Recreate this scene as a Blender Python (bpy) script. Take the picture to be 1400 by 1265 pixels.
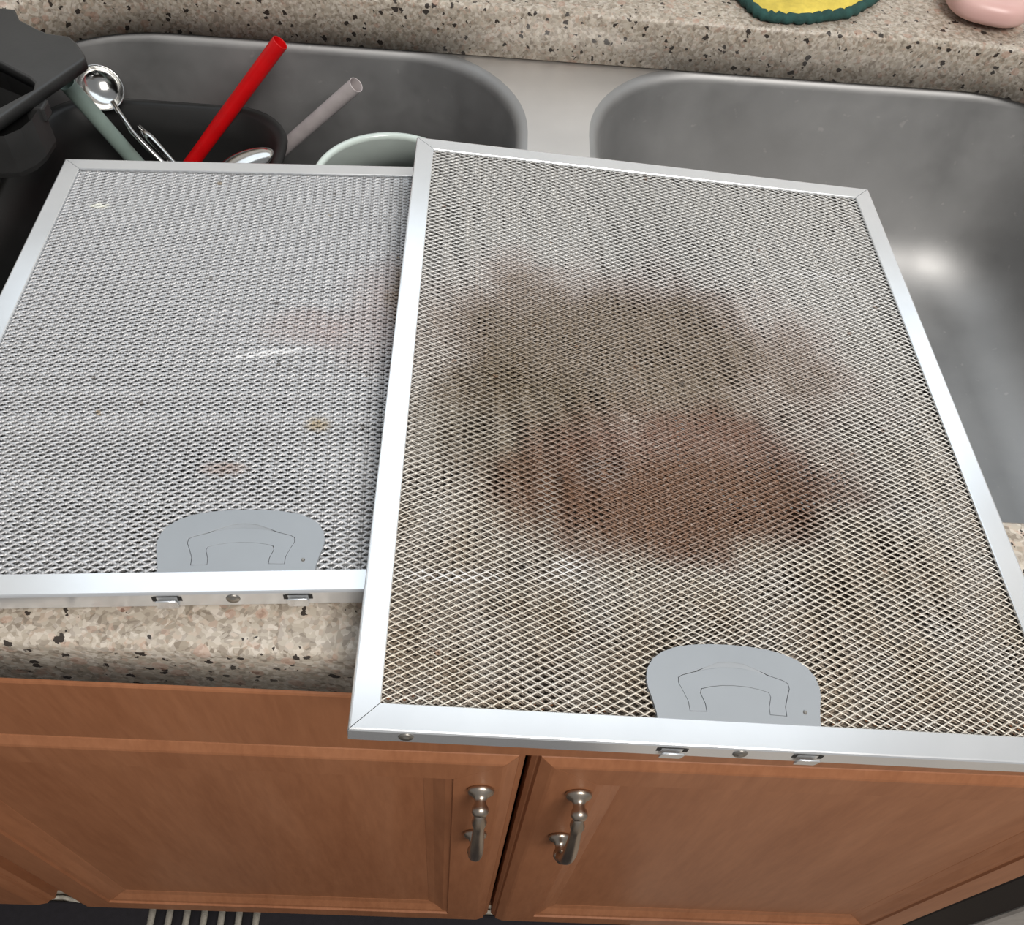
import bpy, bmesh, math, random
import numpy as np
from mathutils import Matrix, Vector

for o in list(bpy.data.objects):
    bpy.data.objects.remove(o, do_unlink=True)
sc = bpy.context.scene
col = sc.collection
PI = math.pi
ZC = 0.80            # height of the countertop above the floor (m)

# ------------------------------------------------------------------ camera
FPX, PITCH, YAW, ROLL = 1240.64, 0.9451, 0.0717, 0.1128
CAMPOS = Vector((-0.0412, -0.1616, 0.3629 + ZC))
fwd = Vector((math.sin(YAW) * math.cos(PITCH), math.cos(YAW) * math.cos(PITCH), -math.sin(PITCH)))
rgt0 = Vector((math.cos(YAW), -math.sin(YAW), 0))
up0 = rgt0.cross(fwd)
rgt = math.cos(ROLL) * rgt0 + math.sin(ROLL) * up0
upv = -math.sin(ROLL) * rgt0 + math.cos(ROLL) * up0
cd = bpy.data.cameras.new('camera')
cam = bpy.data.objects.new('camera', cd)
col.objects.link(cam)
M = Matrix((rgt, upv, -fwd)).transposed().to_4x4()
M.translation = CAMPOS
cam.matrix_world = M
cd.sensor_fit = 'HORIZONTAL'
cd.sensor_width = 36.0
cd.lens = FPX / 1400.0 * 36.0
cd.clip_start = 0.01
sc.camera = cam

# ------------------------------------------------------------------ world, lights, exposure
w = bpy.data.worlds.new('room_light')
sc.world = w
w.use_nodes = True
bg = w.node_tree.nodes['Background']
bg.inputs[0].default_value = (0.97, 0.98, 1.0, 1)
bg.inputs[1].default_value = 0.26

def area_light(name, loc, target, sx, sy, power, color):
    ld = bpy.data.lights.new(name, 'AREA')
    ld.shape = 'RECTANGLE'; ld.size = sx; ld.size_y = sy
    ld.energy = power; ld.color = color
    o = bpy.data.objects.new(name, ld); col.objects.link(o)
    o.location = loc
    d = Vector(target) - Vector(loc)
    o.rotation_euler = d.to_track_quat('-Z', 'Y').to_euler()
    return o
# daylight falling in through the window over the sink
area_light('window_daylight', (0.08, 0.675, ZC + 0.79), (0.08, 0.0, ZC + 0.61), 1.50, 0.96, 6.6, (0.83, 0.925, 1.0))
# ceiling lamp of the kitchen, behind and to the right of the photographer
area_light('ceiling_lamp_light', (0.45, -0.85, ZC + 1.40), (0.05, 0.1, ZC - 0.1), 0.80, 0.80, 34.0, (1.0, 0.955, 0.90))

vs = sc.view_settings
vs.view_transform = 'Standard'; vs.look = 'None'; vs.gamma = 1.0
vs.use_curve_mapping = False
vs.exposure = 0.0

# ------------------------------------------------------------------ helpers
def tag(o, label=None, cat=None, group=None, kind=None):
    if label: o['label'] = label
    if cat: o['category'] = cat
    if group: o['group'] = group
    if kind: o['kind'] = kind
    return o

def link(name, me, mat=None, parent=None, smooth=False, loc=None):
    o = bpy.data.objects.new(name, me)
    col.objects.link(o)
    if parent: o.parent = parent
    if loc is not None: o.location = loc
    if mat is not None and len(me.materials) == 0: me.materials.append(mat)
    if smooth:
        for p in me.polygons: p.use_smooth = True
    return o

def empty(name, loc=(0, 0, 0)):
    o = bpy.data.objects.new(name, None)
    col.objects.link(o); o.location = loc
    o.empty_display_size = 0.05
    return o

def mesh(name, v, f):
    me = bpy.data.meshes.new(name)
    me.from_pydata([tuple(p) for p in v], [], f)
    me.validate(); me.update()
    return me

def fix_normals(me):
    bm = bmesh.new(); bm.from_mesh(me)
    bmesh.ops.recalc_face_normals(bm, faces=bm.faces)
    bm.to_mesh(me); bm.free(); me.update()
    return me

def box_mesh(name, x0, x1, y0, y1, z0, z1, bev=0.0, seg=2):
    bm = bmesh.new()
    vs_ = [bm.verts.new(p) for p in ((x0,y0,z0),(x1,y0,z0),(x1,y1,z0),(x0,y1,z0),(x0,y0,z1),(x1,y0,z1),(x1,y1,z1),(x0,y1,z1))]
    for f in ((3,2,1,0),(4,5,6,7),(0,1,5,4),(1,2,6,5),(2,3,7,6),(3,0,4,7)):
        bm.faces.new([vs_[i] for i in f])
    if bev: bmesh.ops.bevel(bm, geom=list(bm.edges), offset=bev, segments=seg, affect='EDGES', profile=0.5)
    me = bpy.data.meshes.new(name); bm.to_mesh(me); bm.free()
    return me

def rrect(x0, x1, y0, y1, r, n=10):
    """counter-clockwise rounded rectangle"""
    pts = []
    for cx, cy, a0 in ((x1 - r, y0 + r, -PI/2), (x1 - r, y1 - r, 0), (x0 + r, y1 - r, PI/2), (x0 + r, y0 + r, PI)):
        for i in range(n + 1):
            a = a0 + i / n * PI / 2
            pts.append((cx + r * math.cos(a), cy + r * math.sin(a)))
    return pts

def loft(name, rings, cap0=False, cap1=False, closed=True):
    n = len(rings[0]); v = []; f = []
    for r in rings: v += r
    for k in range(len(rings) - 1):
        for i in range(n if closed else n - 1):
            j = (i + 1) % n
            f.append((k*n + i, k*n + j, (k+1)*n + j, (k+1)*n + i))
    if cap0: f.append(tuple(range(n - 1, -1, -1)))
    if cap1: f.append(tuple((len(rings)-1)*n + i for i in range(n)))
    return mesh(name, v, f)

def lathe(name, prof, n=32, axis=None):
    """prof: (radius, height) list turned about z"""
    rings = [[(r * math.cos(2*PI*i/n), r * math.sin(2*PI*i/n), h) for i in range(n)] for r, h in prof]
    me = loft(name, rings, cap0=prof[0][0] > 1e-5, cap1=prof[-1][0] > 1e-5)
    bm = bmesh.new(); bm.from_mesh(me)
    bmesh.ops.remove_doubles(bm, verts=bm.verts, dist=1e-7)
    bm.to_mesh(me); bm.free()
    return fix_normals(me)

def tube(name, pts, rad, n=12, caps=True):
    pts = [Vector(p) for p in pts]
    if not isinstance(rad, (list, tuple)): rad = [rad] * len(pts)
    rings = []
    prev = None
    for i, p in enumerate(pts):
        t = (pts[min(i+1, len(pts)-1)] - pts[max(i-1, 0)]).normalized()
        if prev is None:
            a = Vector((0,0,1)) if abs(t.z) < 0.9 else Vector((1,0,0))
            u = t.cross(a).normalized()
        else:
            u = (prev - t * prev.dot(t)).normalized()
        prev = u
        vv = t.cross(u)
        rings.append([tuple(p + rad[i] * (math.cos(2*PI*k/n) * u + math.sin(2*PI*k/n) * vv)) for k in range(n)])
    return fix_normals(loft(name, rings, cap0=caps, cap1=caps))

def slab(name, outer, holes, z0, z1):
    """flat plate with holes, from 2D outlines"""
    cu = bpy.data.curves.new(name, 'CURVE'); cu.dimensions = '2D'; cu.fill_mode = 'BOTH'
    for ring in [outer] + list(holes):
        sp = cu.splines.new('POLY'); sp.points.add(len(ring) - 1)
        for p, q in zip(sp.points, ring): p.co = (q[0], q[1], 0, 1)
        sp.use_cyclic_u = True
    cu.extrude = (z1 - z0) / 2
    tmp = bpy.data.objects.new('tmp', cu); col.objects.link(tmp)
    dg = bpy.context.evaluated_depsgraph_get(); dg.update()
    me = bpy.data.meshes.new_from_object(tmp.evaluated_get(dg))
    bpy.data.objects.remove(tmp); bpy.data.curves.remove(cu)
    me.name = name
    bm = bmesh.new(); bm.from_mesh(me)
    bmesh.ops.remove_doubles(bm, verts=bm.verts, dist=1e-6)
    bmesh.ops.translate(bm, verts=bm.verts, vec=(0, 0, (z0 + z1) / 2))
    bmesh.ops.recalc_face_normals(bm, faces=bm.faces)
    bm.to_mesh(me); bm.free()
    me.materials.clear()
    return me

def mitred_frame(W, H, prof, gap=0.0002):
    """four bars (front, right, back, left) around a W x H opening-frame lying in xy.
    prof: closed list of (inset from outer edge, height)."""
    out = []
    corners = [(0, 0), (W, 0), (W, H), (0, H)]
    inn = [(1, 1), (-1, 1), (-1, -1), (1, -1)]
    for k in range(4):
        a, b = k, (k + 1) % 4
        v = []
        for c in (a, b):
            for d, z in prof:
                gx = inn[c][0] * gap if k % 2 == 0 else 0.0      # hairline open mitre
                gy = inn[c][1] * gap if k % 2 == 1 else 0.0
                v.append((corners[c][0] + inn[c][0]*d + gx, corners[c][1] + inn[c][1]*d + gy, z))
        n = len(prof)
        f = [(i, (i+1) % n, n + (i+1) % n, n + i) for i in range(n)]
        f += [tuple(range(n-1, -1, -1)), tuple(range(n, 2*n))]
        out.append(fix_normals(mesh('bar', v, f)))
    return out

# ------------------------------------------------------------------ materials
class NT:
    def __init__(s, name):
        s.m = bpy.data.materials.new(name); s.m.use_nodes = True
        s.t = s.m.node_tree; s.b = s.t.nodes['Principled BSDF']
    def n(s, typ, **kw):
        nd = s.t.nodes.new(typ)
        for k, v in kw.items(): setattr(nd, k, v)
        return nd
    def l(s, a, b): s.t.links.new(a, b)
    def val(s, sock, v):
        if hasattr(v, 'node'): s.l(v, sock)
        else: sock.default_value = v
    def math(s, op, a, b=None, clamp=False):
        nd = s.n('ShaderNodeMath', operation=op, use_clamp=clamp)
        s.val(nd.inputs[0], a)
        if b is not None: s.val(nd.inputs[1], b)
        return nd.outputs[0]
    def mix(s, fac, a, b, blend='MIX'):
        nd = s.n('ShaderNodeMix', data_type='RGBA', blend_type=blend)
        s.val(nd.inputs[0], fac)
        for sock, v in ((nd.inputs[6], a), (nd.inputs[7], b)):
            if hasattr(v, 'node'): s.l(v, sock)
            else: sock.default_value = (*v, 1) if len(v) == 3 else v
        return nd.outputs[2]
    def noise(s, vec, scale, detail=3, rough=0.5, dist=0.0):
        nd = s.n('ShaderNodeTexNoise'); s.l(vec, nd.inputs['Vector'])
        nd.inputs['Scale'].default_value = scale; nd.inputs['Detail'].default_value = detail
        nd.inputs['Roughness'].default_value = rough; nd.inputs['Distortion'].default_value = dist
        return nd
    def vor(s, vec, scale, feature='F1'):
        nd = s.n('ShaderNodeTexVoronoi', feature=feature); s.l(vec, nd.inputs['Vector'])
        nd.inputs['Scale'].default_value = scale
        return nd
    def ramp(s, fac, stops, interp='LINEAR'):
        nd = s.n('ShaderNodeValToRGB'); s.l(fac, nd.inputs[0]); cr = nd.color_ramp
        cr.interpolation = interp
        while len(cr.elements) > 1: cr.elements.remove(cr.elements[0])
        for i, (p, c) in enumerate(stops):
            e = cr.elements[0] if i == 0 else cr.elements.new(p)
            e.position = p
            e.color = (*c, 1) if not isinstance(c, (int, float)) else (c, c, c, 1)
        return nd.outputs[0]
    def coord(s, which='Object'):
        return s.n('ShaderNodeTexCoord').outputs[which]
    def bump(s, h, strength, dist=0.001):
        nd = s.n('ShaderNodeBump'); s.l(h, nd.inputs['Height'])
        nd.inputs['Strength'].default_value = strength; nd.inputs['Distance'].default_value = dist
        s.l(nd.outputs[0], s.b.inputs['Normal'])
    def set(s, **kw):
        for k, v in kw.items():
            sock = s.b.inputs[{'color': 'Base Color', 'rough': 'Roughness', 'metal': 'Metallic', 'coat': 'Coat Weight', 'spec': 'Specular IOR Level', 'coat_rough': 'Coat Roughness', 'aniso': 'Anisotropic', 'trans': 'Transmission Weight', 'sheen': 'Sheen Weight'}[k]]
            if hasattr(v, 'node'): s.l(v, sock)
            else: sock.default_value = (*v, 1) if isinstance(v, tuple) and len(v) == 3 else v
        return s

def plain(name, color, rough=0.5, metal=0.0, bumpy=0.0, var=0.12, scale=60, **kw):
    t = NT(name); c = t.coord()
    nz = t.noise(c, scale, 4)
    dark = tuple(x * (1 - var) for x in color); lite = tuple(min(1, x * (1 + var)) for x in color)
    t.set(color=t.ramp(nz.outputs[0], [(0.3, dark), (0.7, lite)]), rough=rough, metal=metal, **kw)
    if bumpy: t.bump(t.noise(c, scale * 6, 3).outputs[0], bumpy, 0.0006)
    return t.m

def stone_material():
    t = NT('speckled_stone'); c = t.coord()
    nz = t.noise(c, 40, 3)
    wc = t.mix(0.008, c, nz.outputs['Color'], 'ADD')
    v1 = t.vor(wc, 320); r1 = t.n('ShaderNodeSeparateColor'); t.l(v1.outputs['Color'], r1.inputs[0])
    base = t.ramp(r1.outputs[0], [(0.0, (0.25, 0.205, 0.155)), (0.2, (0.38, 0.325, 0.26)), (0.45, (0.48, 0.42, 0.345)), (0.7, (0.55, 0.49, 0.42)), (0.88, (0.43, 0.30, 0.23)), (0.94, (0.50, 0.44, 0.36))], 'CONSTANT')
    v2 = t.vor(wc, 520); r2 = t.n('ShaderNodeSeparateColor'); t.l(v2.outputs['Color'], r2.inputs[0])
    fine = t.ramp(r2.outputs[1], [(0.0, (0.24, 0.20, 0.16)), (0.25, (0.40, 0.35, 0.28)), (0.6, (0.58, 0.52, 0.44)), (0.85, (0.46, 0.36, 0.28))], 'CONSTANT')
    c1 = t.mix(0.5, base, fine)
    # dark pits of stone with a shape of their own
    fz = t.noise(c, 420, 2)
    wc3 = t.mix(0.004, wc, fz.outputs['Color'], 'ADD')
    v3 = t.vor(wc3, 210); r3 = t.n('ShaderNodeSeparateColor'); t.l(v3.outputs['Color'], r3.inputs[0])
    few = t.math('GREATER_THAN', r3.outputs[2], 0.70)
    near = t.math('LESS_THAN', v3.outputs['Distance'], t.math('MULTIPLY', r3.outputs[0], 0.52))
    dk = t.math('MULTIPLY', few, near)
    c2 = t.mix(dk, c1, (0.045, 0.036, 0.030))
    v4 = t.vor(wc, 115); r4 = t.n('ShaderNodeSeparateColor'); t.l(v4.outputs['Color'], r4.inputs[0])
    f4 = t.math('MULTIPLY', t.math('GREATER_THAN', r4.outputs[1], 0.87), t.math('LESS_THAN', v4.outputs['Distance'], 0.42))
    c3 = t.mix(t.math('MULTIPLY', f4, 0.45), c2, (0.44, 0.26, 0.19))
    c3 = t.mix(1.0, c3, (1.02, 1.03, 1.05), 'MULTIPLY')
    t.set(color=c3, rough=0.22, spec=0.45)
    return t.m

def wood_material():
    t = NT('stained_maple'); c = t.coord()
    mp = t.n('ShaderNodeMapping'); t.l(c, mp.inputs[0]); mp.inputs['Scale'].default_value = (1, 1, 0.12)
    nz = t.noise(mp.outputs[0], 26, 5, 0.6, 0.6)
    fine = t.noise(mp.outputs[0], 240, 3, 0.6)
    col1 = t.ramp(nz.outputs[0], [(0.25, (0.29, 0.115, 0.053)), (0.55, (0.345, 0.145, 0.070)), (0.8, (0.385, 0.172, 0.088))])
    col2 = t.mix(0.18, col1, t.ramp(fine.outputs[0], [(0.35, (0.15, 0.05, 0.02)), (0.65, (0.36, 0.15, 0.07))]))
    t.set(color=col2, rough=0.45, spec=0.18, coat=0.0)
    return t.m

def steel_material():
    t = NT('brushed_stainless'); c = t.coord()
    mp = t.n('ShaderNodeMapping'); t.l(c, mp.inputs[0]); mp.inputs['Scale'].default_value = (0.08, 1, 1)
    br = t.noise(mp.outputs[0], 900, 2)
    sp = t.noise(c, 14, 6, 0.65)
    spots = t.noise(c, 120, 2)
    base = t.ramp(sp.outputs[0], [(0.3, (0.40, 0.40, 0.40)), (0.6, (0.46, 0.46, 0.46)), (0.75, (0.50, 0.50, 0.495))])
    base = t.mix(t.ramp(spots.outputs[0], [(0.70, 0.0), (0.76, 0.35)]), base, (0.70, 0.68, 0.66))
    rg = t.ramp(sp.outputs[0], [(0.3, 0.54), (0.7, 0.66)])
    t.set(color=base, metal=1.0, rough=rg)
    t.bump(br.outputs[0], 0.06, 0.0002)
    return t.m

def aluminium_frame_material():
    t = NT('anodised_aluminium_frame'); c = t.coord()
    nz = t.noise(c, 35, 4)
    base = t.ramp(nz.outputs[0], [(0.3, (0.75, 0.77, 0.79)), (0.7, (0.81, 0.83, 0.85))])
    v = t.vor(c, 55); s = t.n('ShaderNodeSeparateColor'); t.l(v.outputs['Color'], s.inputs[0])
    spot = t.math('MULTIPLY', t.math('GREATER_THAN', s.outputs[0], 0.86), t.math('LESS_THAN', v.outputs['Distance'], 0.07))
    base = t.mix(t.math('MULTIPLY', spot, 0.75), base, (0.33, 0.25, 0.13))
    t.set(color=base, metal=0.72, rough=0.24)
    return t.m

def blob(t, sx, sy, cx, cy, rx, ry, warp, soft=0.35, rot=0.0):
    """soft-edged ellipse mask, edge broken up by noise"""
    dx = t.math('SUBTRACT', sx, cx); dy = t.math('SUBTRACT', sy, cy)
    if rot:
        ca, sa = math.cos(rot), math.sin(rot)
        dx, dy = (t.math('ADD', t.math('MULTIPLY', dx, ca), t.math('MULTIPLY', dy, sa)),
                  t.math('SUBTRACT', t.math('MULTIPLY', dy, ca), t.math('MULTIPLY', dx, sa)))
    a = t.math('POWER', t.math('ABSOLUTE', t.math('DIVIDE', dx, rx)), 2.0)
    b = t.math('POWER', t.math('ABSOLUTE', t.math('DIVIDE', dy, ry)), 2.0)
    d = t.math('ADD', t.math('SQRT', t.math('ADD', a, b)), warp)
    m = t.n('ShaderNodeMapRange', interpolation_type='SMOOTHSTEP')
    t.l(d, m.inputs[0]); m.inputs[1].default_value = 1.0; m.inputs[2].default_value = 1.0 - soft
    m.inputs[3].default_value = 0; m.inputs[4].default_value = 1
    return m.outputs[0]

def mesh_material(name, base, stains, specks, base2=None, metal=0.75, rough=0.42):
    """expanded-aluminium strands with cooking-grease stains; filter-local metres"""
    t = NT(name); c = t.coord()
    s = t.n('ShaderNodeSeparateXYZ'); t.l(c, s.inputs[0])
    nz = t.noise(c, 28, 4, 0.6)
    warp = t.math('MULTIPLY', t.math('SUBTRACT', nz.outputs[0], 0.5), 0.9)
    fine = t.noise(c, 520, 2)
    col_ = t.ramp(fine.outputs[0], [(0.3, tuple(x * 0.78 for x in base)), (0.7, base)])
    if base2:
        mr = t.n('ShaderNodeMapRange'); t.l(s.outputs[1], mr.inputs[0])
        mr.inputs[1].default_value = 0.05; mr.inputs[2].default_value = 0.27; mr.inputs[3].default_value = 0.9; mr.inputs[4].default_value = 0.08
        col_ = t.mix(t.math('MULTIPLY', t.ramp(nz.outputs[0], [(0.30, 0.5), (0.62, 1.0)]), mr.outputs[0]), col_, base2)
    met = None
    for cx, cy, rx, ry, colr, amt, soft, rot in stains:
        m = t.math('MULTIPLY', blob(t, s.outputs[0], s.outputs[1], cx, cy, rx, ry, warp, soft, rot), amt)
        m = t.math('MULTIPLY', m, t.ramp(fine.outputs[0], [(0.38, 1.0), (0.66, 0.55)]))
        col_ = t.mix(m, col_, colr)
        met = m if met is None else t.math('MAXIMUM', met, m)
    for scale, thr, size, colr in specks:
        v = t.vor(c, scale); q = t.n('ShaderNodeSeparateColor'); t.l(v.outputs['Color'], q.inputs[0])
        k = t.math('MULTIPLY', t.math('GREATER_THAN', q.outputs[0], thr), t.math('LESS_THAN', v.outputs['Distance'], size))
        col_ = t.mix(t.math('MULTIPLY', k, 0.6), col_, colr)
    mm = t.math('MULTIPLY', t.math('SUBTRACT', 1.0, met, True), metal) if met is not None else metal
    t.set(color=col_, metal=mm, rough=rough)
    return t.m

M_STONE = stone_material()
M_WOOD = wood_material()
M_STEEL = steel_material()
M_DECK = plain('lightened_deck_steel', (0.74, 0.73, 0.72), 0.42, 0.9, var=0.05, scale=20)  # bowl steel in a lighter tone, window reflection put into the colour
M_ALU = aluminium_frame_material()
M_PLATE = plain('grey_coated_plate', (0.33, 0.35, 0.37), 0.5, 0.35, var=0.04, scale=30)
M_RIVET = plain('dull_rivet_steel', (0.35, 0.33, 0.30), 0.4, 0.9)
M_DARK = plain('opening_shade', (0.02, 0.018, 0.016), 0.8)  # near-black colour standing for the shade in the tab slots
M_NICKEL = plain('satin_nickel', (0.48, 0.415, 0.35), 0.34, 1.0, var=0.08)
M_WALL = plain('painted_wall', (0.74, 0.73, 0.71), 0.8, bumpy=0.1, var=0.02)
M_TRIM = plain('white_window_paint', (0.75, 0.75, 0.73), 0.5)
M_FLOOR = plain('floor_vinyl', (0.38, 0.33, 0.27), 0.5, var=0.2, scale=8)
M_BLACKPL = plain('black_plastic', (0.030, 0.030, 0.030), 0.42, bumpy=0.08)
M_PAN = plain('black_nonstick', (0.010, 0.010, 0.010), 0.45)
M_BLACK = plain('black_enamel', (0.006, 0.004, 0.005), 0.6, spec=0.12)
M_GREYPANEL = plain('grey_appliance_panel', (0.42, 0.41, 0.40), 0.4, 0.3)

# ------------------------------------------------------------------ setting
tag(link('floor', box_mesh('floor', -2.0, 2.0, -1.6, 0.9, -0.04, 0.0), M_FLOOR), kind='structure')
wb = []
WX0, WX1, WZ0, WZ1, WY = -0.70, 0.86, ZC + 0.29, ZC + 1.29, 0.66
def wall_with_window():
    o = [(-2.0, 0.0), (2.0, 0.0), (2.0, 2.35), (-2.0, 2.35)]
    h = [(WX0, WZ0), (WX0, WZ1), (WX1, WZ1), (WX1, WZ0)]
    me = slab('wall_back', o, [h], -0.06, 0.06)
    me.transform(Matrix.Rotation(PI/2, 4, 'X'))
    me.transform(Matrix.Translation((0, WY + 0.06, 0)))
    return me
tag(link('wall_back', wall_with_window(), M_WALL), kind='structure')
win = tag(empty('window_1', (0.08, WY, WZ0)), kind='structure')
for a, b, cc, d_ in ((WX0, WX1, WZ0 - 0.05, WZ0), (WX0, WX1, WZ1, WZ1 + 0.05), (WX0 - 0.05, WX0, WZ0 - 0.05, WZ1 + 0.05), (WX1, WX1 + 0.05, WZ0 - 0.05, WZ1 + 0.05)):
    o = link('window_casing', box_mesh('window_casing', a - 0.08, b - 0.08, -0.018, 0.0, cc - WZ0, d_ - WZ0, 0.003), M_TRIM, win)

# ------------------------------------------------------------------ countertop with sink cutout
CX0, CX1, CY0, CY1, CR = -0.415, 0.455, 0.082, 0.530, 0.115
def counter_mesh():
    outer = [(-1.6, -0.006), (1.6, -0.006), (1.6, 0.659), (-1.6, 0.659)]
    me = slab('countertop', outer, [list(reversed(rrect(CX0, CX1, CY0, CY1, CR, 14)))], -0.040, 0.0)
    bm = bmesh.new(); bm.from_mesh(me)
    ed = []
    for e in bm.edges:
        if len(e.link_faces) == 2 and e.calc_face_angle(0) > 0.8 and all(v.co.z > -0.001 for v in e.verts):
            ed.append(e)
    bmesh.ops.bevel(bm, geom=ed, offset=0.004, segments=3, affect='EDGES', profile=0.5)
    bm.to_mesh(me); bm.free()
    return me
ct = link('countertop', counter_mesh(), M_STONE, loc=(0, 0, ZC))
tag(ct, 'speckled beige and grey stone countertop around the sink', 'countertop')

# ------------------------------------------------------------------ undermount double sink
sink = tag(empty('double_sink', (0.01, 0.30, ZC - 0.25)), 'undermount stainless steel sink with two bowls side by side', 'sink')
SO = Vector((0.01, 0.30, -0.25))
RZ = -0.0415
bowls = ((-0.424, -0.0145, 0.078, 0.540), (0.0315, 0.464, 0.078, 0.540))
def rr(b, inset, r, n=14):
    x0, x1, y0, y1 = b
    return rrect(x0 + inset, x1 - inset, y0 + inset, y1 - inset, r, n)
deck = slab('deck', rrect(CX0 - 0.02, CX1 + 0.02, CY0 - 0.02, CY1 + 0.02, CR + 0.02, 14),
            [list(reversed(rr(b, 0, 0.105))) for b in bowls], RZ - 0.0015, RZ)
deck.transform(Matrix.Translation(-SO))
link('deck', deck, M_DECK, sink)
for b in bowls:
    rings = []
    R0 = 0.009
    for k in range(6):                      # rolled lip
        a = k / 5 * PI / 2
        ins = R0 * math.sin(a); rings.append((ins, RZ - R0 * (1 - math.cos(a))))
    D = -0.215; F = 0.055
    for k in range(1, 4): rings.append((R0 + 0.012 * k / 3, RZ - R0 + (D + F - RZ + R0) * k / 3))
    for k in range(1, 9):                   # floor fillet
        a = k / 8 * PI / 2
        rings.append((R0 + 0.012 + F * (1 - math.cos(a)), D + F - F * math.sin(a)))
    rs = []
    for ins, z in rings:
        r = max(0.105 - ins, 0.03)
        rs.append([(x - SO.x, y - SO.y, z - SO.z) for x, y in rr(b, ins, r)])
    cx, cy = (b[0] + b[1]) / 2, (b[2] + b[3]) / 2
    last = rs[-1]
    for q in (0.5, 0.24):
        rs.append([((x + SO.x - cx) * q + cx - SO.x, (y + SO.y - cy) * q + cy - SO.y, D - 0.002 - SO.z) for x, y, z in last])
    me = loft('bowl', rs, cap1=True)
    bo = link('bowl', me, M_STEEL, sink, smooth=True)
    dr = lathe('drain', [(0.0, 0.001), (0.018, 0.001), (0.022, 0.004), (0.040, 0.0045), (0.044, 0.002), (0.045, -0.002)], 32)
    link('drain', dr, M_NICKEL, bo, smooth=True, loc=(cx - SO.x, cy - SO.y, D - 0.0015 - SO.z))

# ------------------------------------------------------------------ cabinets
DOORPROF = [(0, 0), (0, .010), (.0025, .0125), (.0035, .0125), (.0045, .0155), (.011, .0185), (.013, .019),
            (.041, .019), (.0418, .0172), (.046, .0165), (.054, .0125), (.060, .0108), (.062, .0092), (.066, .0092), (.066, 0)]
def make_door(parent, x0, x1, z0, z1, off, handle_x=None):
    """door parts lie with their front at y=0; returns the door part"""
    W, H = x1 - x0, z1 - z0
    X = Matrix.Rotation(PI/2, 4, 'X')              # xy plane -> xz plane, height -> -y
    door = link('door', box_mesh('door', .05, W - .05, -.008, -.0008, .05, H - .05), M_WOOD, parent)
    door.location = (x0 - off[0], 0.019 - off[1], z0 - off[2])
    pm = box_mesh('panel', .060, W - .060, -.0105, -.0085, .060, H - .060)
    link('panel', pm, M_WOOD, door)
    for k, me in enumerate(mitred_frame(W, H, DOORPROF)):
        me.transform(X)
        link(('rail', 'stile', 'rail', 'stile')[k], me, M_WOOD, door)
    return door

def make_handle(door, hx, z_top, z_bot):
    """bow pull: rosettes, ringed necks and a slim arched shaft, as one cast piece"""
    parts = []
    L = z_top - z_bot
    def dup_into(bm, me, mat):
        me.transform(mat); bm.from_mesh(me)
    bm = bmesh.new()
    R = Matrix.Rotation(PI/2, 4, 'X')              # z -> -y
    for zz in (z_top, z_bot):
        ros = lathe('r', [(0.0, 0), (0.0078, 0), (0.0084, 0.0015), (0.0076, 0.0035), (0.0048, 0.005), (0.0036, 0.007), (0.0036, 0.009), (0.0050, 0.0115), (0.0052, 0.014), (0.0036, 0.0165), (0, 0.017)], 20)
        dup_into(bm, ros, Matrix.Translation((hx, 0, zz)) @ R)
    pts = []; rad = []
    for i in range(21):
        u = i / 20
        pts.append((hx, -0.0125 - 0.0115 * math.sin(PI * u) ** 0.8, z_top - L * u))
        rad.append(0.0032 + 0.0014 * math.sin(PI * u) ** 2 + (0.0014 if i in (2, 18) else 0))
    sh = tube('s', pts, rad, 14); bm.from_mesh(sh)
    me = bpy.data.meshes.new('handle'); bm.to_mesh(me); bm.free()
    o = link('handle', me, M_NICKEL, door, smooth=True)
    o.location = (0, -0.019, 0)
    tag(o, 'satin nickel bow pull')
    return o

OFF = (0.0, 0.30, 0.0)
cab = tag(empty('sink_base_cabinet', OFF), 'reddish-brown wooden sink cabinet with two panelled doors and nickel pulls', 'cabinet')
def cabpart(name, x0, x1, y0, y1, z0, z1, mat=M_WOOD, bev=0.0008, parent=cab, off=OFF):
    return link(name, box_mesh(name, x0 - off[0], x1 - off[0], y0 - off[1], y1 - off[1], z0 - off[2], z1 - off[2], bev), mat, parent)
DT, DB = ZC - 0.145, ZC - 0.675
cabpart('top_rail', -0.437, 0.424, 0.0195, 0.040, DT - 0.03, ZC - 0.0405)
cabpart('false_drawer_front', -0.4155, 0.4205, 0.0, 0.0190, ZC - 0.1385, ZC - 0.0600, bev=0.002)
cabpart('bottom_rail', -0.437, 0.424, 0.0195, 0.040, DB - 0.02, DB + 0.05)
cabpart('side_stile', -0.437, -0.395, 0.0195, 0.040, DB + 0.05, DT - 0.03)
cabpart('side_stile', 0.395, 0.424, 0.0195, 0.040, DB + 0.05, DT - 0.03)
cabpart('side_panel', -0.437, -0.421, 0.040, 0.640, DB - 0.02, ZC - 0.0605)
cabpart('side_panel', 0.478, 0.4835, 0.040, 0.640, DB - 0.02, ZC - 0.0405)
cabpart('floor_panel', -0.420, 0.407, 0.041, 0.640, DB - 0.01, DB + 0.005)
cabpart('toe_kick', -0.437, 0.424, 0.085, 0.100, 0.0, DB - 0.0205, M_BLACK)
dl = make_door(cab, -0.4155, -0.0018, DB, DT, OFF)
drr = make_door(cab, 0.0018, 0.4205, DB, DT, OFF)
make_handle(dl, -0.026 + 0.4155, ZC - 0.203 - DB, ZC - 0.308 - DB)
make_handle(drr, 0.034 - 0.0018, ZC - 0.203 - DB, ZC - 0.308 - DB)

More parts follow.
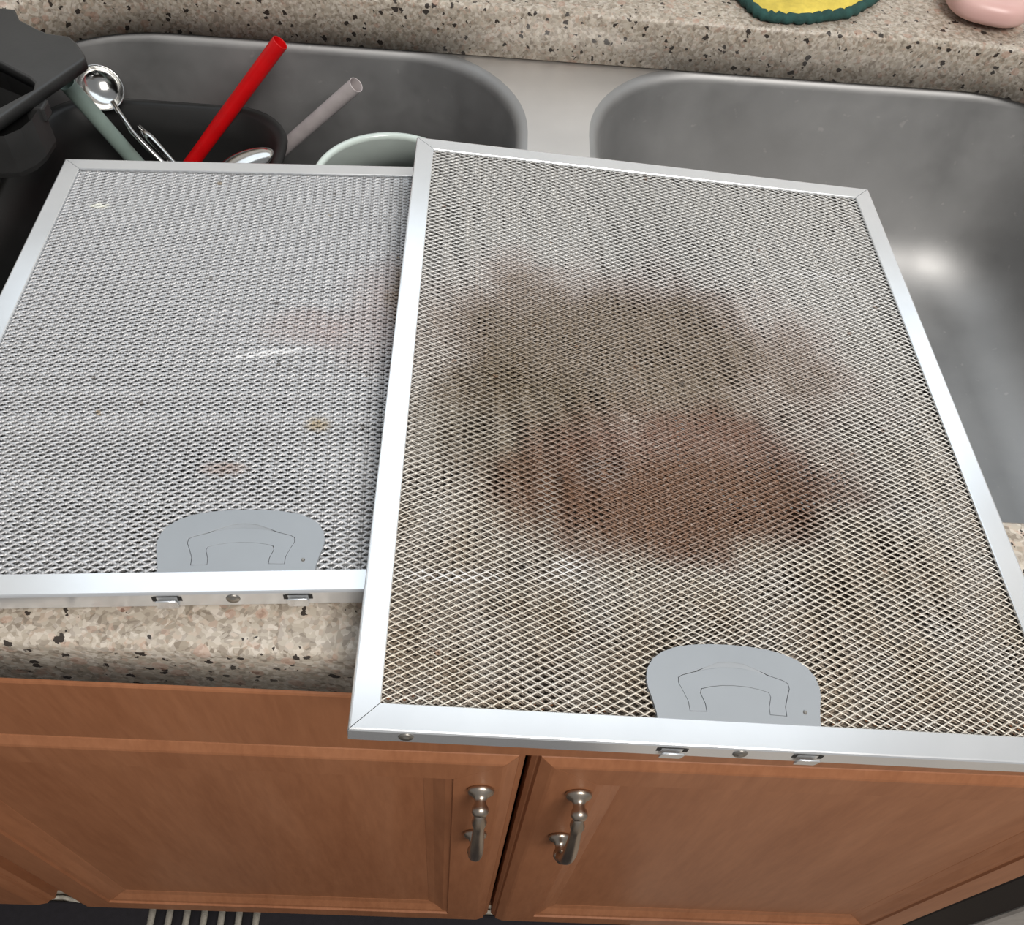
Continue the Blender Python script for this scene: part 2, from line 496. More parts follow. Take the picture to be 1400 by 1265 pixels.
OFF2 = (-0.70, 0.30, 0.0)
cab2 = tag(empty('base_cabinet', OFF2), 'neighbouring wooden cabinet whose moulded door edge shows at lower left', 'cabinet')
def c2(*a, **k): return cabpart(*a, parent=cab2, off=OFF2, **k)
c2('top_rail', -0.960, -0.4375, 0.0195, 0.040, DT - 0.03, ZC - 0.0405)
c2('side_stile', -0.490, -0.4375, 0.0195, 0.040, DB - 0.02, DT - 0.03)
c2('side_stile', -0.960, -0.910, 0.0195, 0.040, DB - 0.02, DT - 0.03)
c2('side_panel', -0.960, -0.944, 0.040, 0.640, DB - 0.02, ZC - 0.0405)
c2('toe_kick', -0.960, -0.4375, 0.085, 0.100, 0.0, DB - 0.0205, mat=M_BLACK)
make_door(cab2, -0.930, -0.4420, DB, DT, OFF2)

OFF3 = (0.73, 0.30, 0.0)
dw = tag(empty('dishwasher', OFF3), 'black-edged appliance with grey front right of the cabinet', 'dishwasher')
def c3(*a, **k): return cabpart(*a, parent=dw, off=OFF3, **k)
c3('body', 0.4845, 1.030, 0.034, 0.630, 0.02, ZC - 0.0405, mat=M_BLACK)
c3('front_frame', 0.4265, 0.4925, 0.006, 0.034, 0.10, ZC - 0.0405, mat=M_BLACK, bev=0.003)
c3('door', 0.4935, 1.020, 0.002, 0.034, 0.10, ZC - 0.12, mat=M_GREYPANEL, bev=0.004)

# ------------------------------------------------------------------ rug on the floor
rug = tag(empty('woven_rug', (-0.35, -0.374, 0)), 'dark woven rug with pale yarn stripes on the floor', 'rug')
M_RUGD = plain('dark_rug_yarn', (0.018, 0.016, 0.020), 0.95, bumpy=0.8, scale=150)
M_RUGL = plain('pale_rug_yarn', (0.42, 0.39, 0.33), 0.95, bumpy=0.8, scale=150, var=0.3)
link('backing', box_mesh('backing', -0.60, 0.52, -0.50, 0.400, 0.0, 0.008, 0.003), M_RUGD, rug)
cord = [(x / 100.0, 0.402 + 0.002 * math.sin(x * 1.3), 0.006) for x in range(-60, 53, 1)]
link('edge_binding', tube('edge_binding', cord, 0.0024, 6), M_RUGL, rug, smooth=True)
def yarn(name, length, rad, n=28):
    pts = [(0, -length * i / n, 0.006 + 0.0022 * abs(math.sin(i * PI / 2.0))) for i in range(n + 1)]
    return tube(name, pts, [rad * (1 + 0.3 * math.cos(i * PI)) for i in range(n + 1)], 6)
yl = yarn('pale_yarn', 0.88, 0.0045); yd = yarn('dark_yarn', 0.88, 0.0062)
for k in range(7):
    link('pale_yarn', yl, M_RUGL, rug, smooth=True, loc=(-0.026 + k * 0.0194, 0.398, 0))
    if k < 6: link('dark_yarn', yd, M_RUGD, rug, smooth=True, loc=(-0.0163 + k * 0.0194, 0.398, 0))

# ------------------------------------------------------------------ grease filters
FW, FT, BAR = 0.298, 0.0095, 0.0112
def lattice(name, W, H, px, py, wid, thk, z0, zamp=0.0, ox=0.0, oy=0.0, corr=0.0, rot=0.0, jit=0.0, seed=1, tilt=0.0, knot=None):
    """expanded-metal lattice: every strand a four-sided bar between two knots"""
    rng = np.random.default_rng(seed)
    m0 = 0.006
    nx = int(W / px) + 3; ny = int(H / py) + 3
    I, J = np.meshgrid(np.arange(-1, nx), np.arange(-1, ny), indexing='ij')
    A = np.stack([I * px + ox, J * py + oy], -1).astype(float)          # knots
    def wob(p):
        q = p + jit * np.stack([np.sin(p[..., 1] * 91 + seed) + 0.6 * np.sin(p[..., 0] * 57), np.sin(p[..., 0] * 83 + 2 * seed)], -1)
        if rot:
            c, s = math.cos(rot), math.sin(rot)
            d = q - np.array([W / 2, H / 2]); q = np.stack([c * d[..., 0] - s * d[..., 1], s * d[..., 0] + c * d[..., 1]], -1) + np.array([W / 2, H / 2])
        return q
    P0 = []; P1 = []; Z0 = []; Z1 = []
    for sx, sy in ((.5, .5), (-.5, .5), (.5, -.5), (-.5, -.5)):
        a = A.reshape(-1, 2); b = a + np.array([sx * px, sy * py])
        a2, b2 = wob(a), wob(b)
        P0.append(a2); P1.append(b2)
        Z0.append(np.full(len(a), zamp)); Z1.append(np.full(len(a), -zamp))
    P0 = np.concatenate(P0); P1 = np.concatenate(P1); Z0 = np.concatenate(Z0); Z1 = np.concatenate(Z1)
    if corr:
        Z0 = Z0 + corr * np.sin(P0[:, 0] * 420 + P0[:, 1] * 60); Z1 = Z1 + corr * np.sin(P1[:, 0] * 420 + P1[:, 1] * 60)
    inside = lambda p: (p[:, 0] > m0) & (p[:, 0] < W - m0) & (p[:, 1] > m0) & (p[:, 1] < H - m0)
    k = inside(P0) & inside(P1)
    P0, P1, Z0, Z1 = P0[k], P1[k], Z0[k], Z1[k]
    d = P1 - P0; ln = np.hypot(d[:, 0], d[:, 1])[:, None]; t = d / ln; nrm = np.stack([-t[:, 1], t[:, 0]], -1)
    flip = np.where(nrm[:, 1:2] < 0, -1, 1); nrm = nrm * flip
    n = len(P0)
    wv = wid * rng.uniform(0.85, 1.15, (n, 1))
    V = np.zeros((n, 8, 3))
    for e, (P, Z) in enumerate(((P0, Z0), (P1, Z1))):
        for c, (sn, sz) in enumerate(((-1, -1), (1, -1), (1, 1), (-1, 1))):
            V[:, e * 4 + c, :2] = P + nrm * wv / 2 * sn
            V[:, e * 4 + c, 2] = z0 + Z + sz * thk / 2 + sn * tilt
    F = np.array([(0, 4, 5, 1), (1, 5, 6, 2), (2, 6, 7, 3), (3, 7, 4, 0)])
    Fa = (F[None] + (np.arange(n) * 8)[:, None, None]).reshape(-1, 4)
    V = V.reshape(-1, 3)
    if knot:                                   # flat pads where the strands meet
        B = np.concatenate([A.reshape(-1, 2), A.reshape(-1, 2) + np.array([px / 2, py / 2])]); B = wob(B)
        B = B[inside(B)]; m = len(B); kx, ky, kt = knot
        K = np.zeros((m, 8, 3)); g = rng.uniform(0.8, 1.2, (m, 1))
        for e, dz in enumerate((-thk / 2, thk / 2 + 0.00006)):
            for c, (a_, b_) in enumerate(((-1, 0), (0, -1), (1, 0), (0, 1))):
                K[:, e * 4 + c, :2] = B + np.array([a_ * kx, b_ * ky]) * g
                K[:, e * 4 + c, 2] = z0 + dz + b_ * kt
        Fk = np.array([(4, 5, 6, 7), (0, 1, 5, 4), (1, 2, 6, 5), (2, 3, 7, 6), (3, 0, 4, 7)])
        Fa = np.concatenate([Fa, (Fk[None] + (np.arange(m) * 8)[:, None, None] + len(V)).reshape(-1, 4)])
        V = np.concatenate([V, K.reshape(-1, 3)])
    me = bpy.data.meshes.new(name)
    me.vertices.add(len(V)); me.vertices.foreach_set('co', V.reshape(-1).astype(np.float32))
    me.loops.add(len(Fa) * 4); me.loops.foreach_set('vertex_index', Fa.reshape(-1).astype(np.int32))
    me.polygons.add(len(Fa)); me.polygons.foreach_set('loop_start', (np.arange(len(Fa)) * 4).astype(np.int32))
    me.update(calc_edges=True); me.validate()
    return me

BARPROF = [(0.0, 0.0004), (0.0, FT - 0.0009), (0.0004, FT - 0.0002), (0.0010, FT), (BAR - 0.0004, FT), (BAR, FT - 0.0004), (BAR, FT - 0.0016), (BAR - 0.0008, FT - 0.0016),
           (BAR - 0.0009, FT - 0.0009), (0.0009, FT - 0.0011), (0.0009, 0.0011), (BAR - 0.001, 0.0011), (BAR, 0.0008), (BAR, 0.0), (0.0004, 0.0)]

def plate_outline():
    half = [(0.0330, 0.0085), (0.0331, 0.0130), (0.0342, 0.0185), (0.0356, 0.0235), (0.0359, 0.0275), (0.0350, 0.0320), (0.0325, 0.0360), (0.0285, 0.0392), (0.0230, 0.0416), (0.0160, 0.0432), (0.0080, 0.0440)]
    return half + [(0.0, 0.0442)] + [(-x, y) for x, y in reversed(half)]
def arch_outline(grow=0.0, crescent=0.0):
    g = grow
    out = []
    out += [(0.0130 - g, 0.0149 - g), (0.0195 + g, 0.0147 - g), (0.0197 + g, 0.0185), (0.0215 + g, 0.0232), (0.0228 + g, 0.0262), (0.0226 + g, 0.0284 + g * .6), (0.0210, 0.0295 + g)]
    top = [(0.0160, 0.0311), (0.0110, 0.0325), (0.0055, 0.0336), (0.0, 0.0339), (-0.0055, 0.0336), (-0.0110, 0.0325), (-0.0160, 0.0311)]
    for x, y in top:
        c = crescent * max(0.0, 1 - (x / 0.0135) ** 2)
        out.append((x, y + g + c))
    out += [(-x, y) for x, y in reversed([(0.0130 - g, 0.0149 - g), (0.0195 + g, 0.0147 - g), (0.0197 + g, 0.0185), (0.0215 + g, 0.0232), (0.0228 + g, 0.0262), (0.0226 + g, 0.0284 + g * .6), (0.0210, 0.0295 + g)])]
    inner = [(-0.0132 + g, 0.0180), (-0.0146 + g, 0.0222), (-0.0140 + g, 0.0243 - g), (-0.0100, 0.0254 - g), (-0.0050, 0.0262 - g), (0.0, 0.0264 - g), (0.0050, 0.0262 - g), (0.0100, 0.0254 - g), (0.0140 - g, 0.0243 - g), (0.0146 - g, 0.0222), (0.0132 - g, 0.0180)]
    return out + inner
def shift(p, dx): return [(x + dx, y) for x, y in p]

def make_filter(loc, eul, FD, label, mats, top_kw):
    root = empty('grease_filter')
    Rz = Matrix.Rotation(eul[2], 3, 'Z') @ Matrix.Rotation(eul[1], 3, 'Y') @ Matrix.Rotation(eul[0], 3, 'X')
    root.matrix_world = Matrix.Translation(Vector(loc) + Vector((0, 0, ZC)) - Rz @ Vector((0, 0, FT))) @ Rz.to_4x4()
    tag(root, label, 'grease filter', 'aluminium range-hood grease filters laid across the sink')
    bars = []
    for me in mitred_frame(FW, FD, BARPROF):
        bars.append(link('frame_bar', me, M_ALU, root))
    # expanded mesh layers inside the frame
    o = link('top_mesh', lattice('top_mesh', FW, FD, seed=3, **top_kw), mats[0], root); tag(o, kind='stuff')
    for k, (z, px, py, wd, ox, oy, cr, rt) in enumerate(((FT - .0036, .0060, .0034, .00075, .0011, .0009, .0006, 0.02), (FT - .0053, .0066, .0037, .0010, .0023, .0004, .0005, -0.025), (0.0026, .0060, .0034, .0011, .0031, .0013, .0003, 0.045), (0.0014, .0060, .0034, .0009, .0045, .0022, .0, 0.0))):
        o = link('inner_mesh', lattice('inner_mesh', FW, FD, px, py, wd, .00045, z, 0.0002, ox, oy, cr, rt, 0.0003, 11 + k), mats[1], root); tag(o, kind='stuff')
    # half-moon handle plate with folded pull
    cx = FW / 2 + 0.0015
    gap = 0.00028
    pl = slab('handle_plate', shift(plate_outline(), cx), [list(reversed(shift(arch_outline(gap, 0.0024), cx)))], FT - 0.0009, FT - 0.0003)
    po = link('handle_plate', pl, M_PLATE, root); tag(po, 'grey half-moon plate with folded pull')
    fl = slab('pull_handle', shift(arch_outline(0.0), cx), [], FT - 0.0010, FT - 0.0004)
    link('pull_handle', fl, M_PLATE, po)
    # dished finger recess between the plate and the top of the pull
    up_ = []; lo_ = []
    for i in range(25):
        x = -0.0140 + 0.028 * i / 24
        yb = np.interp(abs(x), [0, .0055, .011, .016], [.0339, .0336, .0325, .0311])
        c = 0.0024 * max(0.0, 1 - (x / 0.0135) ** 2)
        up_.append((cx + x, yb + gap + c, FT - 0.0005)); lo_.append((cx + x, yb - 0.0004, FT - 0.0007 - 0.12 * c))
    n = len(up_)
    link('finger_recess', fix_normals(mesh('finger_recess', up_ + lo_, [(i, i + 1, n + i + 1, n + i) for i in range(n - 1)])), M_PLATE, po)
    link('pin', lathe('pin', [(0.0, 0.0007), (0.0006, 0.0006), (0.0009, 0.0)], 10), M_RIVET, po, loc=(cx + 0.0275, 0.0165, FT - 0.0003))
    # plate backing, so that no light passes the seam
    link('plate_backing', slab('plate_backing', shift(plate_outline(), cx), [], FT - 0.0023, FT - 0.0018), M_PLATE, po)
    # tabs punched through the front edge, their slots drawn as black blocks for the shade inside, and the rivet between
    for dx in (-0.0275, 0.0265):
        x = cx + dx
        tb = slab('tab', [(x - .0040, 0), (x + .0040, 0), (x + .0044, 0.0012), (x + .0044, 0.0062), (x + .0038, 0.0068), (x - .0038, 0.0068), (x - .0044, 0.0062), (x - .0044, 0.0012)], [], 0, 0.0007)
        tb.transform(Matrix.Rotation(PI/2, 4, 'X'))
        tb.transform(Matrix.Translation((0, -0.0006, 0.0005)))
        tb.transform(Matrix.Rotation(0.16, 4, 'X'))
        to = link('tab', tb, M_ALU, root)
        for s in (-1, 1):
            link('slot_shade', box_mesh('slot_shade', x + s * .0052 - .0009, x + s * .0052 + .0009, -0.00015, 0.0002, 0.0042, 0.0074), M_DARK, to)
        link('slot_shade', box_mesh('slot_shade', x - .0052, x + .0052, -0.00013, 0.0002, 0.0071, 0.0078), M_DARK, to)
    rv = lathe('rivet', [(0.0, 0.0010), (0.0012, 0.0009), (0.0016, 0.0004), (0.0026, 0.0006), (0.0030, 0.0)], 16)
    rv.transform(Matrix.Rotation(PI/2, 4, 'X'))
    link('rivet', rv, M_RIVET, root, smooth=True, loc=(cx - 0.0005, 0.0, 0.0052))
    rv2 = rv.copy()
    link('rivet', rv2, M_RIVET, root, smooth=True, loc=(0.0215, 0.0, 0.0055))
    return root

OLIVE = (0.20, 0.155, 0.095); BROWN = (0.185, 0.098, 0.055); RED = (0.225, 0.118, 0.082); PINK = (0.40, 0.27, 0.24); WHITE = (0.86, 0.86, 0.87); TAN = (0.52, 0.44, 0.34); GREY = (0.42, 0.42, 0.42)
R_st = [(0.125, 0.215, 0.150, 0.085, PINK, 0.50, 0.5, 0.0),
        (0.120, 0.210, 0.128, 0.075, OLIVE, 0.78, 0.55, 0.0),
        (0.060, 0.160, 0.058, 0.060, OLIVE, 0.70, 0.6, 0.0),
        (0.140, 0.134, 0.112, 0.056, RED, 0.85, 0.55, 0.10),
        (0.138, 0.118, 0.095, 0.042, BROWN, 0.90, 0.6, 0.12),
        (0.066, 0.118, 0.030, 0.034, BROWN, 0.75, 0.6, 0.3),
        (0.077, 0.112, 0.009, 0.042, (0.40, 0.36, 0.32), 0.75, 0.9, -0.03),
        (0.104, 0.132, 0.020, 0.014, (0.30, 0.27, 0.25), 0.7, 0.8, 0.3),
        (0.036, 0.069, 0.036, 0.0050, WHITE, 0.7, 0.9, 0.06),
        (0.083, 0.076, 0.016, 0.008, WHITE, 0.6, 0.9, 0.5),
        (0.245, 0.292, 0.040, 0.006, WHITE, 0.5, 0.8, 0.0)]
L_st = [(0.235, 0.190, 0.075, 0.060, PINK, 0.42, 0.5, 0.3),
        (0.232, 0.195, 0.030, 0.048, (0.30, 0.21, 0.12), 0.85, 0.6, 0.0),
        (0.165, 0.172, 0.035, 0.022, PINK, 0.30, 0.7, 0.0),
        (0.145, 0.149, 0.034, 0.0028, WHITE, 0.85, 0.6, 0.2),
        (0.032, 0.281, 0.007, 0.0035, (0.80, 0.80, 0.72), 1.0, 0.5, 0.0),
        (0.148, 0.1905, 0.0028, 0.0020, (0.03, 0.02, 0.02), 1.0, 0.4, 0.0),
        (0.177, 0.098, 0.009, 0.007, (0.35, 0.25, 0.10), 0.7, 0.7, 0.0),
        (0.137, 0.070, 0.016, 0.006, (0.30, 0.16, 0.10), 0.5, 0.7, 0.0)]
SPK_R = [(95, 0.90, 0.13, (0.26, 0.14, 0.08)), (60, 0.93, 0.14, (0.03, 0.025, 0.02))]
SPK_L = [(110, 0.93, 0.14, (0.10, 0.08, 0.06)), (70, 0.94, 0.13, (0.30, 0.20, 0.08))]
MR1 = mesh_material('greasy_mesh_top', (0.82, 0.81, 0.79), R_st, SPK_R, (0.60, 0.53, 0.43), 0.5, 0.5)
MR2 = mesh_material('greasy_mesh_inner_shaded', (0.50, 0.49, 0.47), R_st[:6], SPK_R, (0.21, 0.155, 0.105), 0.4, 0.55)  # greasy, and base tone darkened for the shade below the top strands
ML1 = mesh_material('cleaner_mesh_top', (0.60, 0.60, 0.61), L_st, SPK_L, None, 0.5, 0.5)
ML2 = mesh_material('cleaner_mesh_inner_shaded', (0.22, 0.22, 0.22), L_st, SPK_L, None, 0.4, 0.55)  # top mesh colour darkened, shade of the gaps put into the tone

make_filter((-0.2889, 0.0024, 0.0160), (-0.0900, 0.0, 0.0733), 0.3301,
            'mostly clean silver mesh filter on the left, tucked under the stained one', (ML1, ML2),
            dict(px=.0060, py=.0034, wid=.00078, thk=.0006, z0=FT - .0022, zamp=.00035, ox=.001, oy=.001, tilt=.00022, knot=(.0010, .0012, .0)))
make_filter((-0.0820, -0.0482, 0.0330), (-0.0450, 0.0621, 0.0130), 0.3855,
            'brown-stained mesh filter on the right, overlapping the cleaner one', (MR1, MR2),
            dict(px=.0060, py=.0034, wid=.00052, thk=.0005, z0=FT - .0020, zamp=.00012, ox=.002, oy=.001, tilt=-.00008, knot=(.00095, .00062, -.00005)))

# ------------------------------------------------------------------ dishes in the left bowl
def P(x, y, z): return (x, y, z + ZC)
def straw(name, a, b, r, mat, label, grp):
    a, b = Vector(P(*a)), Vector(P(*b))
    d = (a - b).normalized(); L = (a - b).length
    t_ = 0.0006
    prof = [(r - t_, 0.0), (r, 0.0), (r, L), (r - t_ * .5, L + 0.0003), (r - t_, L), (r - t_, 0.0)]
    n = 20
    rings = [[(q * math.cos(2*PI*i/n), q * math.sin(2*PI*i/n), h) for i in range(n)] for q, h in prof]
    me = fix_normals(loft(name, rings))
    o = link(name, me, mat, smooth=True)
    o.location = b; o.rotation_euler = d.to_track_quat('Z', 'Y').to_euler()
    me.set_sharp_from_angle(angle=0.7)
    tag(o, label, 'straw', grp)
    return o
def extend(a, b, k): return tuple(a[i] + (b[i] - a[i]) * k for i in range(3))
ra, rb = (-0.2047, 0.4937, -0.02), (-0.2875, 0.4792, -0.12)
straw('drinking_straw', ra, extend(ra, rb, 1.25), 0.0062, plain('red_straw_plastic', (0.62, 0.004, 0.006), 0.35), 'thick red drinking straw leaning in the left bowl', 'straws in the left bowl')
ga, gb = (-0.1443, 0.4611, -0.03), (-0.2253, 0.4861, -0.12)
straw('drinking_straw', ga, extend(ga, gb, 1.1), 0.0058, plain('grey_straw_plastic', (0.50, 0.45, 0.45), 0.4), 'pale grey drinking straw leaning beside the white bowl', 'straws in the left bowl')
ea, eb = (-0.3487, 0.4361, -0.03), (-0.3255, 0.4501, -0.10)
straw('drinking_straw', ea, extend(ea, eb, 1.2), 0.0060, plain('green_straw_plastic', (0.24, 0.31, 0.28), 0.4), 'grey-green drinking straw below the black rack', 'straws in the left bowl')

# black pan
def pan():
    root = tag(empty('roasting_pan', P(-0.298, 0.30, -0.2165)), 'black rectangular pan lying in the left sink bowl', 'pan')
    off = Vector((-0.298, 0.30, -0.2165))
    b = (-0.393, -0.205, 0.118, 0.490)
    rings = []
    for ins, z in ((0.004, -0.083), (-0.004, -0.083), (-0.005, -0.080), (-0.004, -0.077), (0.0, -0.0765), (0.004, -0.079), (0.010, -0.10), (0.022, -0.185), (0.034, -0.195)):
        rings.append([(x - off.x, y - off.y, z - off.z) for x, y in rr(b, ins, 0.045 - ins * 0.4, 8)])
    link('inside', loft('inside', rings, cap1=True), M_PAN, root, smooth=True)
    rings = []
    for ins, z in ((0.004, -0.083), (0.008, -0.10), (0.020, -0.206), (0.034, -0.2145)):
        rings.append([(x - off.x, y - off.y, z - off.z) for x, y in rr(b, ins, 0.045 - ins * 0.4, 8)])
    link('outside', fix_normals(loft('outside', rings, cap1=True)), M_PAN, root, smooth=True)
    root.location.z = ZC - 0.2165
    return root
pan()

# white bowl
M_CHINA = plain('white_glazed_china', (0.90, 0.89, 0.97), 0.25, var=0.03)
M_RIMG = plain('pale_green_glaze', (0.62, 0.70, 0.66), 0.15, var=0.03)
wbk = tag(empty('small_bowl', P(-0.112, 0.380, -0.105)), 'small white bowl with pale green rim behind the filters', 'bowl')
link('body', lathe('body', [(0, 0), (0.028, 0), (0.030, 0.004), (0.040, 0.016), (0.050, 0.036), (0.0555, 0.052), (0.0515, 0.052), (0.0490, 0.0480), (0.0460, 0.0455), (0.040, 0.0445), (0, 0.0442)], 48), M_CHINA, wbk, smooth=True)
link('rim', lathe('rim', [(0.0512, 0.0515), (0.0507, 0.0535), (0.0520, 0.0552), (0.0545, 0.0552), (0.0560, 0.0535), (0.0558, 0.0512), (0.0512, 0.0515)], 48), M_RIMG, wbk, smooth=True)
cup = tag(empty('cooking_pot', P(-0.112, 0.380, -0.2165)), 'dark pot under the small white bowl', 'pot')
link('body', lathe('body', [(0, 0), (0.060, 0), (0.064, 0.006), (0.066, 0.11), (0.064, 0.1110), (0, 0.1112)], 40), M_PAN, cup, smooth=True)

# round metal spoon-like utensils
M_CHROME = plain('polished_steel', (0.62, 0.62, 0.61), 0.14, 1.0, var=0.05)
def dish(name, r, depth):
    pr = [(0.0, -depth)]
    for k in range(1, 9):
        a = k / 8 * PI / 2
        pr.append((r * math.sin(a), -depth * math.cos(a)))
    pr += [(r * 1.06, 0.0004), (r * 1.06, -0.0006)]
    for k in range(8, 0, -1):
        a = k / 8 * PI / 2
        pr.append((r * 1.02 * math.sin(a), -depth * math.cos(a) - 0.0009))
    pr.append((0.0, -depth - 0.0009))
    return lathe(name, pr, 32)
lad = tag(empty('measuring_spoon', P(-0.3465, 0.4800, -0.060)), 'round steel measuring spoon with wire handle leaning in the left bowl', 'spoon')
hd = dish('spoon_bowl', 0.0165, 0.010)
aim = (CAMPOS - Vector(P(-0.3465, 0.48, -0.06))).normalized()
aim = (aim + Vector((0.25, 0.2, 0.3))).normalized()
hd.transform(aim.to_track_quat('Z', 'Y').to_matrix().to_4x4())
link('spoon_bowl', hd, M_CHROME, lad, smooth=True)
hv = [(0.0115, -0.0125, -0.003), (0.026, -0.027, -0.018), (0.045, -0.037, -0.034), (0.085, -0.05, -0.070)]
link('wire_handle', tube('wire_handle', hv, 0.0020, 8), M_CHROME, lad, smooth=True)
frk = tag(empty('table_fork', P(-0.309, 0.452, -0.078)), 'small steel fork handle beside the measuring spoon', 'fork')
link('handle', tube('handle', [(-0.006, 0.004, 0.002), (0.004, -0.004, -0.002), (0.022, -0.018, -0.012), (0.060, -0.040, -0.035)], [0.0022, 0.0034, 0.0022, 0.0018], 8), M_CHROME, frk, smooth=True)
link('neck', tube('neck', [(0.060, -0.040, -0.035), (0.085, -0.055, -0.050)], [0.0018, 0.0040], 8), M_CHROME, frk, smooth=True)

spn = tag(empty('table_spoon', P(-0.224, 0.412, -0.072)), 'shiny steel spoon bowl beside the red straw', 'spoon')
bm = bmesh.new()
bmesh.ops.create_uvsphere(bm, u_segments=28, v_segments=16, radius=1.0)
for v in bm.verts:
    k = 1 - 0.22 * v.co.x
    v.co = Vector((v.co.x * 0.024, v.co.y * 0.0140 * k, v.co.z * 0.008 if v.co.z > 0 else v.co.z * 0.001))
me = bpy.data.meshes.new('spoon_bowl'); bm.to_mesh(me); bm.free()
me.transform(Matrix.Rotation(0.55, 4, 'Z') @ Matrix.Rotation(-0.25, 4, 'Y'))
link('spoon_bowl', me, M_CHROME, spn, smooth=True)
link('handle', tube('handle', [(-0.020, -0.012, -0.006), (-0.05, -0.03, -0.014), (-0.09, -0.055, -0.022)], [0.0022, 0.0026, 0.0040], 8), M_CHROME, spn, smooth=True)

# ------------------------------------------------------------------ black plastic rack at the left
def pts_rack():
    return [(-0.620, 0.500), (-0.620, 0.150), (-0.440, 0.200), (-0.3478, 0.3376), (-0.3322, 0.3733), (-0.3185, 0.4035), (-0.3165, 0.4090), (-0.3185, 0.4140), (-0.3270, 0.4265), (-0.3343, 0.4340), (-0.3494, 0.4355), (-0.3614, 0.4424), (-0.3734, 0.4502), (-0.3806, 0.4629), (-0.3909, 0.4634)]
rk = tag(empty('dish_rack', P(-0.50, 0.36, 0.0)), 'black plastic dish rack jutting over the left end of the sink', 'dish rack')
ro = Vector((-0.50, 0.36, 0.0))
def loc2(p): return [(x - ro.x, y - ro.y) for x, y in p]
hole = [(-0.405, 0.4130), (-0.405, 0.3000), (-0.3514, 0.3482), (-0.3379, 0.3692), (-0.3393, 0.3766), (-0.3443, 0.3818), (-0.3681, 0.3968)]
me = slab('top_frame', loc2(pts_rack()), [list(reversed(loc2(hole)))], 0.0005, 0.0085)
bm = bmesh.new(); bm.from_mesh(me)
ed = [e for e in bm.edges if len(e.link_faces) == 2 and e.calc_face_angle(0) > 0.8 and all(v.co.z > 0.008 for v in e.verts)]
bmesh.ops.bevel(bm, geom=ed, offset=0.0015, segments=2, affect='EDGES', profile=0.5)
bm.to_mesh(me); bm.free()
link('top_frame', me, M_BLACKPL, rk)
body = [(-0.405, 0.4000), (-0.405, 0.3270), (-0.3591, 0.3274), (-0.3460, 0.3300), (-0.3385, 0.3385), (-0.3351, 0.3494), (-0.3345, 0.3600), (-0.3340, 0.3660)]
def at_z(p, z, k=1.0):
    c = Vector((sum(q[0] for q in p) / len(p), sum(q[1] for q in p) / len(p)))
    return [(c.x + (q[0] - c.x) * k - ro.x, c.y + (q[1] - c.y) * k - ro.y, z) for q in p]
wellr = [at_z(hole, 0.0005), at_z(hole, -0.012, 0.97), at_z(hole, -0.024, 0.92)]
link('shade_well', fix_normals(loft('shade_well', wellr, cap1=True)), M_PAN, rk)  # basin added to darken the hole, blacker than the rack for its shade
cupr = [at_z(body, 0.0003), at_z(body, -0.027), at_z(body, -0.031, 0.95)]
link('hanging_cup', fix_normals(loft('hanging_cup', cupr, cap1=True)), M_BLACKPL, rk)
link('clip', box_mesh('clip', -0.3480 - ro.x, -0.3320 - ro.x, 0.3610 - ro.y, 0.3720 - ro.y, -0.010, 0.0004, 0.0015), M_BLACKPL, rk)

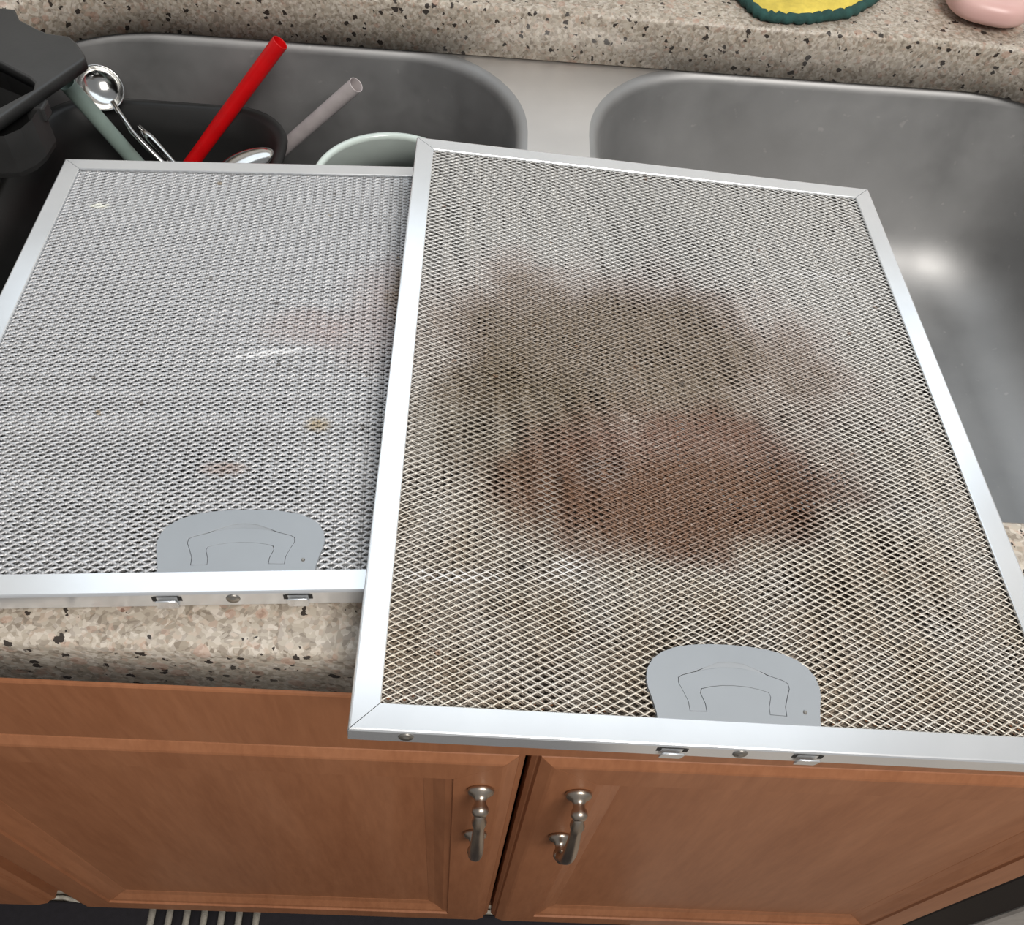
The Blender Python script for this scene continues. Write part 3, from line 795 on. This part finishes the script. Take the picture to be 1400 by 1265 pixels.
# ------------------------------------------------------------------ cloth and soap behind the sink
def cloth():
    root = tag(empty('dish_cloth', P(0.195, 0.585, 0.0)), 'yellow dish cloth with dark green trim behind the sink', 'cloth')
    out = [(0.150, 0.570), (0.158, 0.552), (0.1665, 0.5405), (0.180, 0.5385), (0.1993, 0.5405), (0.215, 0.5460), (0.235, 0.5540), (0.2500, 0.5680), (0.264, 0.5830), (0.268, 0.605), (0.255, 0.628), (0.225, 0.640), (0.190, 0.642), (0.160, 0.632), (0.143, 0.610), (0.143, 0.588)]
    n = 6; dense = []
    m = len(out)
    for i in range(m):                       # Catmull-Rom
        p0, p1, p2, p3 = (Vector((*out[(i + k) % m], 0)) for k in (-1, 0, 1, 2))
        for j in range(n):
            u = j / n
            dense.append(0.5 * ((2 * p1) + (-p0 + p2) * u + (2*p0 - 5*p1 + 4*p2 - p3) * u*u + (-p0 + 3*p1 - 3*p2 + p3) * u**3))
    c = sum(dense, Vector()) / len(dense)
    rings = []
    for q, z in ((1.0, 0.001), (1.0, 0.005), (0.93, 0.0075), (0.75, 0.0085), (0.5, 0.008), (0.25, 0.0088), (0.02, 0.0085)):
        rings.append([(c.x + (p.x - c.x) * q - 0.195, c.y + (p.y - c.y) * q - 0.585, z + 0.0009 * math.sin(p.x * 300 + q * 9) * (1 if q < 0.99 else 0)) for p in dense])
    MY = plain('yellow_terry', (0.70, 0.55, 0.10), 0.95, bumpy=0.9, scale=70, var=0.2)
    MG = plain('dark_green_trim', (0.020, 0.070, 0.062), 0.9, bumpy=0.8, scale=110, var=0.3)
    link('fabric', fix_normals(loft('fabric', rings, cap1=True)), MY, root, smooth=True)
    tp = [(p.x - 0.195, p.y - 0.585, 0.0045 + 0.0008 * math.sin(i * 1.9)) for i, p in enumerate(dense)]
    tp.append(tp[0])
    link('trim', tube('trim', tp, [0.0040 + 0.0006 * math.sin(i * 2.3) for i in range(len(tp))], 8), MG, root, smooth=True)
cloth()
bm = bmesh.new()
bmesh.ops.create_uvsphere(bm, u_segments=40, v_segments=24, radius=1.0)
for v in bm.verts:
    s = [math.copysign(abs(q) ** 0.72, q) for q in v.co]
    v.co = Vector((s[0] * 0.036, s[1] * 0.052, s[2] * 0.0145 + 0.0145))
me = bpy.data.meshes.new('soap_bar'); bm.to_mesh(me); bm.free()
me.transform(Matrix.Rotation(-0.30, 4, 'Z'))
sp_ = NT('pale_pink_soap'); cc_ = sp_.coord()
sp_.set(color=sp_.ramp(sp_.noise(cc_, 30, 2).outputs[0], [(0.3, (0.66, 0.40, 0.37)), (0.7, (0.72, 0.47, 0.43))]), rough=0.35)
so = link('soap_bar', me, sp_.m, smooth=True, loc=P(0.3580, 0.5930, 0.0003))
tag(so, 'rounded pale pink soap bar behind the right bowl', 'soap')
